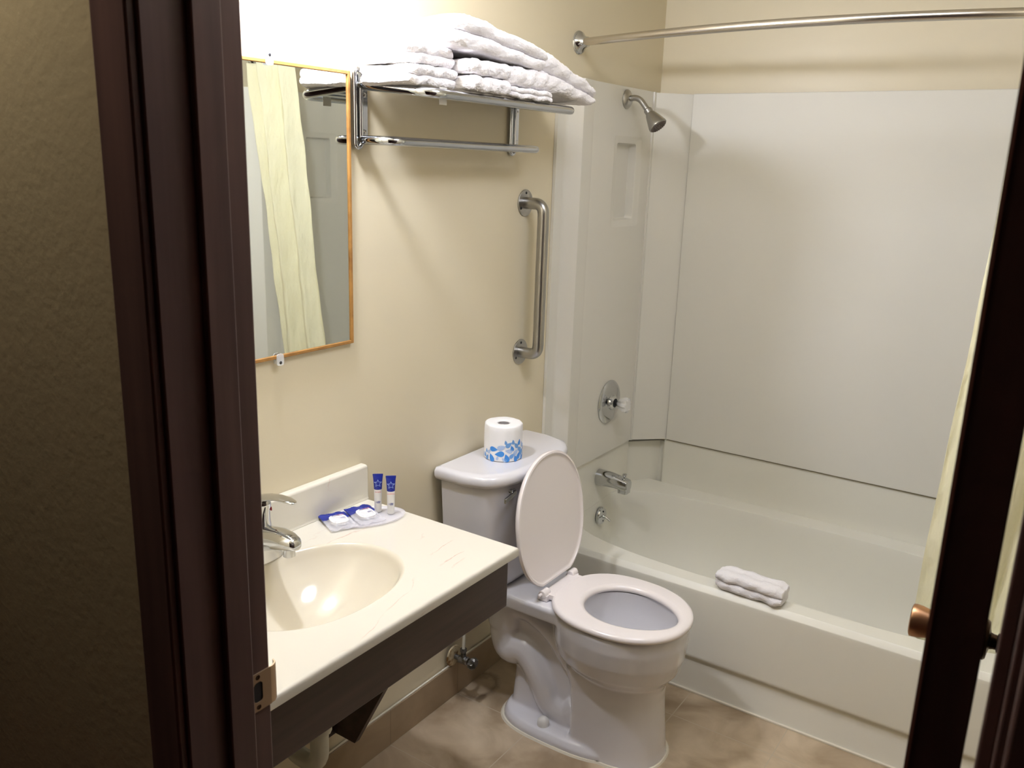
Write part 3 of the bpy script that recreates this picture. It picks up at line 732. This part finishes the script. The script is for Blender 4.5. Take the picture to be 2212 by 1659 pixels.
# lid, raised and leaning on the tank
def lid():
    m = MB(); n = 72
    def LL(off, t):
        # local u: along y, v: up the lid; t: thickness toward the tank
        L = []
        for k in range(n):
            a = 2*PI*k/n; c, s = math.cos(a), math.sin(a)
            v = .215+(.212-off)*math.copysign(abs(s)**(.95 if s > 0 else .8), s)
            u = (.189-off)*math.copysign(abs(c)**.95, c)
            if v < .02+off: v = .02+off
            L.append((u, v, t))
        return L
    m.loft([LL(.016, .008), LL(.010, .004), LL(.008, .0), LL(.002, .001), LL(0, .005), LL(.001, .012), LL(.008, .019), LL(.03, .022)])
    o = m.build('lid', m_seat, to, smooth=45)
    lean = math.radians(7.5)
    Z = Vector((-math.sin(lean), 0, math.cos(lean))); X = Vector((-math.cos(lean), 0, -math.sin(lean)))
    T = Matrix(((0, Z.x, X.x, .322), (1, Z.y, X.y, TY), (0, Z.z, X.z, .465), (0, 0, 0, 1)))
    o.data.transform(T)
    return o
lid()
# tank
def bow(x0, xs, xf, hw, z, n=20, r=.03):
    """plan outline with a bowed front"""
    pts = [(x0, TY0_-hw+.01), ]
    L = [(x0, -hw+.006), (x0+.006, -hw)]
    m_ = 24
    for k in range(m_+1):
        t = -1+2*k/m_
        y = hw*t
        e = (1-abs(t)**3.2)**(1/2.2) if abs(t) < 1 else 0
        L.append((xs+(xf-xs)*e, y))
    L += [(x0+.006, hw), (x0, hw-.006)]
    return [(x, TYK+y, z) for x, y in L]
TY0_ = TY; TYK = -1.128
tk = MB(); tk.loft([bow(.03, .11, .188, .200, .452), bow(.025, .115, .200, .212, .475), bow(.022, .12, .215, .225, .65), bow(.02, .125, .223, .235, .812)])
tk.build('tank', m_porc, to, smooth=60)
lk = MB(); lk.loft([bow(.012, .112, .226, .238, .806), bow(.008, .118, .238, .247, .812), bow(.006, .118, .243, .251, .822), bow(.006, .118, .243, .251, .836), bow(.009, .112, .236, .246, .846), bow(.02, .10, .22, .232, .8505)])
lk.build('tank_lid', m_porc, to, smooth=60)
fl = MB().lathe([(.012, 0), (.012, .006), (.008, .008), (.006, .016)], (.205, -1.262, .785), (1, -.15, 0), 20)
fl.loft([[(x, y, z) for y, z in rrect(yc-.001-hw, yc+hw, zc_-hz, zc_+hz, .003, 3)] for x, yc, zc_, hw, hz in ((.219, -1.262, .785, .011, .009), (.226, -1.262, .785, .011, .009))])
fl.loft([[(xx, yy, .785+dz) for xx, dz in ((x-.003, hz), (x+.004, hz), (x+.004, -hz), (x-.003, -hz))] for yy, x, hz, dz0 in ((-1.258, .226, .008, 0), (-1.29, .233, .0085, 0), (-1.325, .238, .009, 0)) for xx_ in (0,)] if False else [[(x-.003, y, .783+z1), (x+.004, y, .783+z1), (x+.004, y, .783-z1-zd), (x-.003, y, .783-z1-zd)] for y, x, z1, zd in ((-1.255, .226, .007, 0), (-1.29, .232, .006, .003), (-1.330, .238, .004, .007))])
fl.build('flush_lever', m_chrome, to, bevel=.0015)
# hose nut under the tank
MB().lathe([(.016, 0), (.018, .006), (.018, .022), (.012, .026)], (.09, TYK-.155, .432), (0, 0, 1), 8).build('fill_nut', m_clear, to)
# ------------------------------------------------------------------ toilet paper roll
tp = empty('toilet_paper_roll', (.115, -1.17, .8505), 'wrapped toilet paper roll with blue drops on the tank lid', 'toilet paper')
RR, HR = .0595, .113; RC = (.118, -1.172)
m = MB(); L = []; n = 64
def circ(r, z, wob=0): return [(RC[0]+(r+wob*math.sin(5*2*PI*k/n+z*90)+wob*.6*math.sin(13*2*PI*k/n))*math.cos(2*PI*k/n), RC[1]+(r+wob*math.sin(5*2*PI*k/n+z*90)+wob*.6*math.sin(13*2*PI*k/n))*math.sin(2*PI*k/n), .851+z) for k in range(n)]
for r, z, wb in ((RR-.004, 0, 0), (RR, .003, 0), (RR, .02, .0), (RR+.0003, .06, .0), (RR, .095, .0006), (RR-.001, .108, .001), (RR-.006, .113, .0012), (.035, .1125, .001), (.022, .111, .0005), (.019, .107, 0), (.018, .06, 0)):
    L.append(circ(r, z, wb))
m.loft(L, True, False).build('wrapped_roll', m_paper, tp, smooth=60)
MB().lathe([(.0178, .03), (.0178, .1085), (.0168, .1085), (.0168, .03)], (RC[0], RC[1], .851), (0, 0, 1), 32, cap=False).build('cardboard_core', m_core, tp)
MB().lathe([(.0167, .0305), (.0005, .031)], (RC[0], RC[1], .851), (0, 0, 1), 32).build('core_floor', m_paper, tp)  # paper disc closing the hollow of the core
def drop(c, ang, s, mi, mb, n=18):
    # c = (arc angle deg from the camera side, height), teardrop pointing along ang
    pts = []
    for k in range(n):
        t = 2*PI*k/n; x = s*.86*math.sin(t)*abs(math.sin(t/2))**1.1; y = s*1.08*math.cos(t)
        pts.append((x*math.cos(ang)-y*math.sin(ang), x*math.sin(ang)+y*math.cos(ang)))
    base = math.radians(-58)
    mb.cur = mi
    cen = (0, 0)
    V = []
    for r in (RR+.0004, RR+.0008):
        for (x, y) in pts:
            a = base+math.radians(c[0])+x/RR; V.append((RC[0]+r*math.cos(a), RC[1]+r*math.sin(a), .851+c[1]+y))
    N = len(pts); F = [tuple(range(N, 2*N))]+[(i, (i+1) % N, N+(i+1) % N, N+i) for i in range(N)]
    mb.add(V, F)
dm = MB()
r2 = random.Random(5)
specs = [(-62,.016,.3,.0075,1),(-54,.030,.1,.006,1),(-50,.010,-.4,.0085,1),(-42,.030,-.6,.008,2),(-33,.012,.4,.0125,0),(-26,.040,-1.6,.0125,0),(-14,.013,-.2,.006,2),(-8,.026,1.7,.014,0),(-2,.047,-1.2,.013,2),(6,.008,.8,.008,2),(10,.064,.2,.0065,1),(14,.014,.3,.0125,0),(20,.056,-.9,.011,1),(20,.036,1.4,.011,2),(33,.064,.1,.0075,1),(30,.044,.3,.009,0),(31,.020,-.9,.010,1),(44,.052,.7,.010,1),(44,.030,-.8,.011,2),(43,.010,.3,.010,0),(57,.060,-.2,.009,0),(58,.038,.9,.011,1),(56,.018,-.5,.012,0),(72,.05,.4,.010,2),(72,.026,-.9,.011,1),(73,.009,.3,.009,0),(-75,.012,.2,.007,2),(86,.04,.4,.010,0),(87,.015,.2,.010,1)]
for a, z, an, s, c in specs: drop((a, z), an, s, c, dm)
dp = dm.build('drop_print', [m_drop1, m_drop2, m_drop3], tp, smooth=40)
dp['label'] = 'blue teardrop print'
# ------------------------------------------------------------------ supply stop valve
va = empty('supply_valve', (0, -1.285, .16), 'corroded chrome shut-off valve with a rusty wall plate', 'valve')
MB().lathe([(.036, 0), (.034, .004), (.024, .008), (.010, .0095)], (.0125, -1.272, .158), (1, 0, 0), 28).build('wall_plate', m_rust, va)
MB().tube([(.014, -1.272, .158), (.05, -1.274, .159)], .0085, 12).lathe([(.013, 0), (.014, .004), (.014, .03), (.011, .034)], (.042, -1.274, .159), (1, 0, 0), 12).lathe([(.009, 0), (.009, .02), (.011, .022), (.011, .034)], (.056, -1.274, .166), (0, 0, 1), 8).build('valve_body', m_valve, va)
hd_ = MB(); lo = []
for h, r in ((.074, .008), (.078, .016), (.082, .018), (.092, .018), (.096, .015)):
    lo.append([(h+.008, -1.274+(r*(1-.12*math.cos(10*PI*2*k/40)))*math.cos(2*PI*k/40)*1.15, .159+(r*(1-.12*math.cos(10*PI*2*k/40)))*math.sin(2*PI*k/40)*.95) for k in range(40)])
hd_.loft(lo).build('handle', m_valve, va)
P = fillet([(.056, -1.274, .20), (.056, -1.272, .25), (.045, -1.262, .31), (.075, -1.27, .37), (.088, -1.283, .435)], .05, 6)
MB().tube(P, .0055, 12).build('supply_tube', m_pvc, va)
# ------------------------------------------------------------------ vanity
CT, CTH = .846, .025; CX = .52; CY1 = -1.677; CY0 = YD1-.0
SCX, SCY, SSX, SSY = .268, -2.10, .157, .212
vt = empty('vanity_top', (.26, -2.1, .82), 'cream marble vanity top with a moulded oval sink', 'countertop')
m = MB(); n = 96
def el(f, z, p=2.15):
    L = []
    for k in range(n):
        a = 2*PI*k/n; c, s = math.cos(a), math.sin(a)
        L.append((SCX+SSX*f*math.copysign(abs(c)**(2/p), c), SCY+SSY*f*math.copysign(abs(s)**(2/p), s), CT+z))
    return L
e0 = el(1.035, 0)
def outr(p, d=0):
    dx, dy = p[0]-SCX, p[1]-SCY; t = 1e9
    for lim, c, dd in ((.001, SCX, dx), (CX-d, SCX, dx), (CY0+.001, SCY, dy), (CY1-d, SCY, dy)):
        if abs(dd) > 1e-9 and (lim-c)/dd > 0: t = min(t, (lim-c)/dd)
    return (SCX+dx*t, SCY+dy*t)
O = [outr(p) for p in e0]
for a in (.001, CX):
    for b in (CY0+.001, CY1):
        i = min(range(n), key=lambda k: (O[k][0]-a)**2+(O[k][1]-b)**2); O[i] = (a, b)
def ins(p, d): return (min(p[0], CX-d), min(p[1], CY1-d))
lo = [el(1.06, -CTH)]+[[(*ins(p, d), CT+z) for p in O] for d, z in ((.002, -CTH), (0, -CTH+.002), (0, -.009), (.0015, -.004), (.004, -.0015), (.008, 0))]
lo += [el(1.06, 0), e0]
m.loft(lo, False, False); top = m.build('counter', m_counter, vt, smooth=60)
b = MB(); b.loft([el(f, z) for f, z in ((1.035, 0), (1.031, 0), (1.022, -.0004), (1.012, -.0013), (1.0, -.0032), (.987, -.0065), (.972, -.0115))]+[el(f, -.0015-.1275*(1-f*f)**.8) for f in (.95, .92, .88, .84, .8, .75, .7, .62, .54, .45, .36, .27, .18, .12)], False, True)
b.build('sink_basin', m_sinkw, vt, smooth=180, wn=False)
MB().lathe([(.024, 0), (.024, .002), (.020, .003), (.017, .001), (.003, .001)], (SCX, SCY, CT-.1305), (0, 0, 1), 28).build('drain', m_chrome, vt)
bs = MB(); bp_ = [(.001, CT), (.030, CT), (.0265, CT+.008), (.0255, CT+.090), (.022, CT+.0955), (.016, CT+.097), (.001, CT+.097)]
bs.prism(bp_, 1, CY0+.001, CY1-.002)
bs.build('backsplash', m_counter, vt, bevel=.002, smooth=60)
# wooden support frame
vf = empty('vanity_support', (.26, -2.1, .68), 'dark wooden apron and wall brace carrying the vanity top', 'vanity frame')
MB().box((.480, CY0+.001, .688), (.500, -1.692, .8205)).build('front_board', m_woodh, vf, bevel=.003)
MB().box((.001, -1.712, .720), (.4795, -1.692, .8205)).build('side_board', m_woodh, vf, bevel=.002)
MB().prism([(.022, .19), (.098, .19), (.425, .8205), (.022, .8205)], 1, -1.818, -1.798).build('brace', m_woodh, vf, bevel=.0015)
MB().box((.001, -1.845, .185), (.021, -1.771, .8205)).build('cleat', m_woodh, vf, bevel=.0015)
# faucet
fa = empty('faucet', (.085, -2.10, CT), 'chrome single-lever faucet behind the sink', 'faucet')
FY = -2.10; FX = .088
def ovl(cx, cy, sx, sy, z, n=32): return [(cx+sx*math.cos(2*PI*k/n), cy+sy*math.sin(2*PI*k/n), z) for k in range(n)]
MB().loft([ovl(FX, FY, .030, .074, CT+.0008), ovl(FX, FY, .030, .074, CT+.006), ovl(FX+.001, FY, .028, .066, CT+.014), ovl(FX+.003, FY, .026, .045, CT+.024), ovl(FX+.004, FY, .025, .03, CT+.04)]).build('base', m_chrome, fa, smooth=60)
m = MB(); L = []
for t, (x, z, hy, hz) in enumerate(((.060, .893, .020, .018), (.075, .897, .028, .026), (.10, .902, .031, .029), (.13, .910, .031, .027), (.16, .917, .030, .024), (.185, .919, .027, .020), (.205, .918, .021, .015), (.217, .916, .010, .008))):
    L.append([(x-.15*hz*math.sin(2*PI*k/32), FY+hy*math.cos(2*PI*k/32), z+hz*math.sin(2*PI*k/32)) for k in range(32)])
m.loft(L).build('spout', m_chrome, fa, smooth=80)
MB().lathe([(.0135, 0), (.0135, .016), (.0125, .024), (.011, .024)], (.188, FY, .885), (.0, 0, 1), 24).build('aerator', m_chrome, fa)
h = MB(); h.loft([ovl(.092, FY, .027, .029, .918), ovl(.092, FY, .026, .027, .930), ovl(.095, FY, .022, .023, .948), ovl(.099, FY, .020, .020, .968), ovl(.102, FY, .021, .021, .985), ovl(.104, FY, .018, .018, .996), ovl(.104, FY, .008, .008, 1.001)])
L = []
for x, z, hy, hz in ((.082, .992, .014, .007), (.10, .998, .021, .010), (.125, 1.007, .020, .008), (.155, 1.014, .017, .0055), (.185, 1.0165, .015, .004), (.205, 1.015, .011, .003), (.212, 1.0145, .004, .0015)):
    L.append([(x, FY+hy*math.cos(2*PI*k/24), z+hz*math.sin(2*PI*k/24)) for k in range(24)])
h.loft(L).build('lever_handle', m_chrome, fa, smooth=60)
MB().lathe([(.0045, -.002), (.0045, .0012), (.001, .002)], (.114, FY+.0165, .972), (.62, .78, .1), 14).build('red_dot', mat('red_enamel', rgb(150, 20, 30), .3), fa)
# p-trap
pt_ = empty('drain_pipe', (.2, -2.1, .4), 'white plastic drain trap under the vanity', 'drain pipe')
P = fillet([(.268, -2.10, .7155), (.268, -2.10, .375), (.165, -2.10, .375), (.165, -2.10, .47), (.002, -2.10, .47)], .048, 8)
MB().tube(P, .0215, 20).build('pipe', m_pvc, pt_)
for c, a in (((.268, -2.10, .47), (0, 0, 1)), ((.165, -2.10, .435), (0, 0, 1))):
    MB().lathe([(.024, 0), (.029, .003), (.029, .022), (.024, .026)], c, a, 12).build('slip_nut', m_pvc, pt_)
# ------------------------------------------------------------------ amenity tray
ty = empty('amenity_tray', (.105, -1.775, CT), 'clear oval plastic tray on the vanity top', 'tray')
TCX, TCY, TA = .113, -1.785, math.radians(58)
def tl(sx, sy, z):
    return [(TCX+sx*math.cos(a)*math.cos(TA)-sy*math.sin(a)*math.sin(TA), TCY+sx*math.cos(a)*math.sin(TA)+sy*math.sin(a)*math.cos(TA), CT+z) for a in [2*PI*k/48 for k in range(48)]]
MB().loft([tl(.098, .052, .0006), tl(.104, .058, .001), tl(.108, .062, .007), tl(.106, .060, .0072), tl(.102, .056, .0035), tl(.098, .052, .0032)]).build('tray', m_tray, ty, smooth=60)
def text_mesh(txt, size, m, loc, ux, uy, name, parent, ext=.0002):
    cu = bpy.data.curves.new(name, 'FONT'); cu.body = txt; cu.size = size; cu.align_x = 'CENTER'; cu.align_y = 'CENTER'; cu.extrude = ext
    t = bpy.data.objects.new(name, cu); COL.objects.link(t); bpy.context.view_layer.update()
    dg = bpy.context.evaluated_depsgraph_get(); me = bpy.data.meshes.new_from_object(t.evaluated_get(dg))
    bpy.data.objects.remove(t); me.materials.clear(); me.materials.append(m)
    ux, uy = Vector(ux).normalized(), Vector(uy).normalized(); uz = ux.cross(uy)
    me.transform(Matrix(((ux.x, uy.x, uz.x, loc[0]), (ux.y, uy.y, uz.y, loc[1]), (ux.z, uy.z, uz.z, loc[2]), (0, 0, 0, 1))))
    o = bpy.data.objects.new(name, me); COL.objects.link(o); o.parent = parent; o.matrix_parent_inverse = parent.matrix_world.inverted(); return o
def star_ring(mb, c, ux, uy, R, wdt, th=.0003):
    ux, uy = Vector(ux).normalized(), Vector(uy).normalized(); uz = ux.cross(uy); c = Vector(c)
    def sp(Rr): return [(Rr*(1 if k % 2 == 0 else .47)*math.sin(PI*k/5), Rr*(1 if k % 2 == 0 else .47)*math.cos(PI*k/5)) for k in range(10)]
    a, b = sp(R), sp(R-wdt)
    f = lambda p, t: c+ux*p[0]+uy*p[1]+uz*t
    mb.loft([[f(p, 0) for p in a], [f(p, th) for p in a], [f(p, th) for p in b], [f(p, 0) for p in b]], False, False)
def toiletry_tube(x, y, word, label, hgt=.103):
    z0 = CT+.0042; root = empty('toiletry_tube', (x, y, z0), label, 'toiletry tube', 'toiletry tubes on the tray')
    F = Vector((.68, -.73, 0)).normalized(); S = Vector((.73, .68, 0)).normalized()    # front normal, sideways
    O = Vector((x, y, z0)); n = 32
    def ov(hs, hf, z): return [O+S*hs*math.cos(2*PI*k/n)+F*hf*math.sin(2*PI*k/n)+Vector((0, 0, z)) for k in range(n)]
    MB().loft([ov(.0085, .0085, 0), ov(.0092, .0092, .001), ov(.0092, .0092, .017), ov(.0088, .0088, .018)]).build('cap', m_white, root)
    MB().loft([ov(.0094, .0094, .018), ov(.0098, .0095, .030), ov(.0103, .0088, .062)]).build('body', m_white, root, smooth=60)
    MB().loft([ov(.0103, .0088, .062), ov(.0115, .0062, .082), ov(.0128, .0030, .096), ov(.0132, .0013, .0985), ov(.0134, .0011, hgt)]).build('crimped_end', m_navy, root, smooth=60)
    st = MB(); star_ring(st, O+F*.0072+Vector((0, 0, .079)), S, Vector((0, 0, 1))-F*.28,   .0108, .0024, .0002)
    for i, p in enumerate(st.v):     # hug the tapering front
        q = Vector(p)-O; zz = q.z; s = q.dot(S); t = (zz-.062)/.036
        fr_ = (.0090+(.0028-.0090)*t); hs = .0103+.0025*t
        d = fr_*math.sqrt(max(0, 1-(s/hs)**2))
        st.v[i] = tuple(O+S*s+F*(d+.0011)+Vector((0, 0, zz)))
    st.build('star_mark', m_lblue, root, smooth=0)
    text_mesh(word, .0042, m_red, O+F*.0098+Vector((0, 0, .0565)), S, (0, 0, 1), 'print', root)
    lg = MB(); star_ring(lg, O+F*.0099+S*-.0042+Vector((0, 0, .0285)), S, (0, 0, 1), .0026, .0008)
    for zz, a, b in ((.0300, -.0014, .0062), (.0268, -.0022, .0058)):
        for k in range(5):
            s0 = a+(b-a)*k/5
            lg.add([O+F*.0100+S*s+Vector((0, 0, zz+q)) for s, q in ((s0, -.0011), (s0+.0012, -.0011), (s0+.0012, .0011), (s0, .0011))], [(0, 1, 2, 3)])
    lg.build('logo', m_navy, root, smooth=0)
    return root
toiletry_tube(.112, -1.733, 'shampoo', 'blue and white toiletry tube standing on the tray, the left one of two')
toiletry_tube(.147, -1.722, 'conditioner', 'blue and white toiletry tube standing on the tray, the right one of two')
def packet(cx, cy, ang, tilt, label, seed):
    z0 = CT+.008; root = empty('soap_packet', (cx, cy, z0), label, 'soap packet', 'soap packets on the tray')
    rnd = random.Random(seed); ph = rnd.uniform(0, 6)
    W, H = .070, .098; nx, nz = 22, 26
    R = Matrix.Translation((cx, cy, z0)) @ Matrix.Rotation(ang, 4, 'Z') @ Matrix.Rotation(tilt, 4, 'X')
    def height(u, v):
        r = ((u/.40)**4+((v+.06)/.33)**4)**.25
        b = .0105*max(0, 1-max(0, r-.55)/.45) if r < 1 else 0
        b = .0105 if r < .6 else b
        return b+.0012*math.sin(13*u+ph+9*v)+.0008*math.sin(31*v+17*u)
    def surf(v0, v1, off, mm, name, zig=False):
        m = MB(); top, bot = [], []
        k = max(2, int(nz*(v1-v0))+1)
        for j in range(k+1):
            v = v0+(v1-v0)*j/k
            rt, rb = [], []
            for i in range(nx+1):
                u = -.5+i/nx; vv = v
                if zig and j == k: vv += .012*(i % 2)
                h = height(u, v)
                rt.append(R @ Vector((u*W, vv*H, h+off))); rb.append(R @ Vector((u*W, vv*H, min(0, h)-.0012)))
            top.append(rt); bot.append(rb)
        loops = [a+b[::-1] for a, b in zip(top, bot)]
        m.loft(loops); return m.build(name, mm, root, smooth=60)
    surf(-.5, .10, .0006, m_film, 'clear_wrapper')
    surf(.10, .5, .0006, m_navy, 'printed_top', True)
    so = MB(); L = []
    for z, f in ((.0008, .92), (.002, 1), (.0085, 1), (.0098, .93)):
        L.append([R @ Vector((.0225*f*math.copysign(abs(math.cos(a))**.6, math.cos(a)), -.006+.0235*f*math.copysign(abs(math.sin(a))**.6, math.sin(a)), z)) for a in [2*PI*k/32 for k in range(32)]])
    so.loft(L).build('soap_bar', m_paper, root)
    st = MB(); star_ring(st, (0, 0, 0), (1, 0, 0), (0, 1, 0), .012, .0022)
    for i, p in enumerate(st.v):
        u, v = (p[0]+.008)/W, (p[1]+.027)/H; st.v[i] = tuple(R @ Vector((p[0]+.008, p[1]+.027, height(u, v)+.0018+p[2])))
    st.build('star_mark', m_lblue2, root, smooth=0)
    lg = MB()
    for kk in range(5):
        x = .004+kk*.0026
        lg.add([R @ Vector((x+a, -.010+b, .0122)) for a, b in ((0, 0), (.0021, 0), (.0021, .0028), (0, .0028))], [(0, 1, 2, 3)])
    lg.cur = 1
    lg.add([R @ Vector((a, .0086+b, .0124)) for a, b in ((-.002, 0), (.018, 0), (.018, .0013), (-.002, .0013))], [(0, 1, 2, 3)])
    lg.build('print', [m_navy, m_red], root, smooth=0)
m_film = mat('milky_wrapper_film', rgb(236, 234, 240), .15, alpha=.4, bump=(60, .6, .002), coat=.3)
m_lblue2 = mat('faded_blue_print', rgb(92, 112, 200), .4)
packet(.084, -1.850, math.radians(66), math.radians(2), 'blue-topped soap packet overhanging the left edge of the tray', 1)
packet(.108, -1.779, math.radians(71), math.radians(5), 'blue-topped soap packet in the middle of the tray', 2)
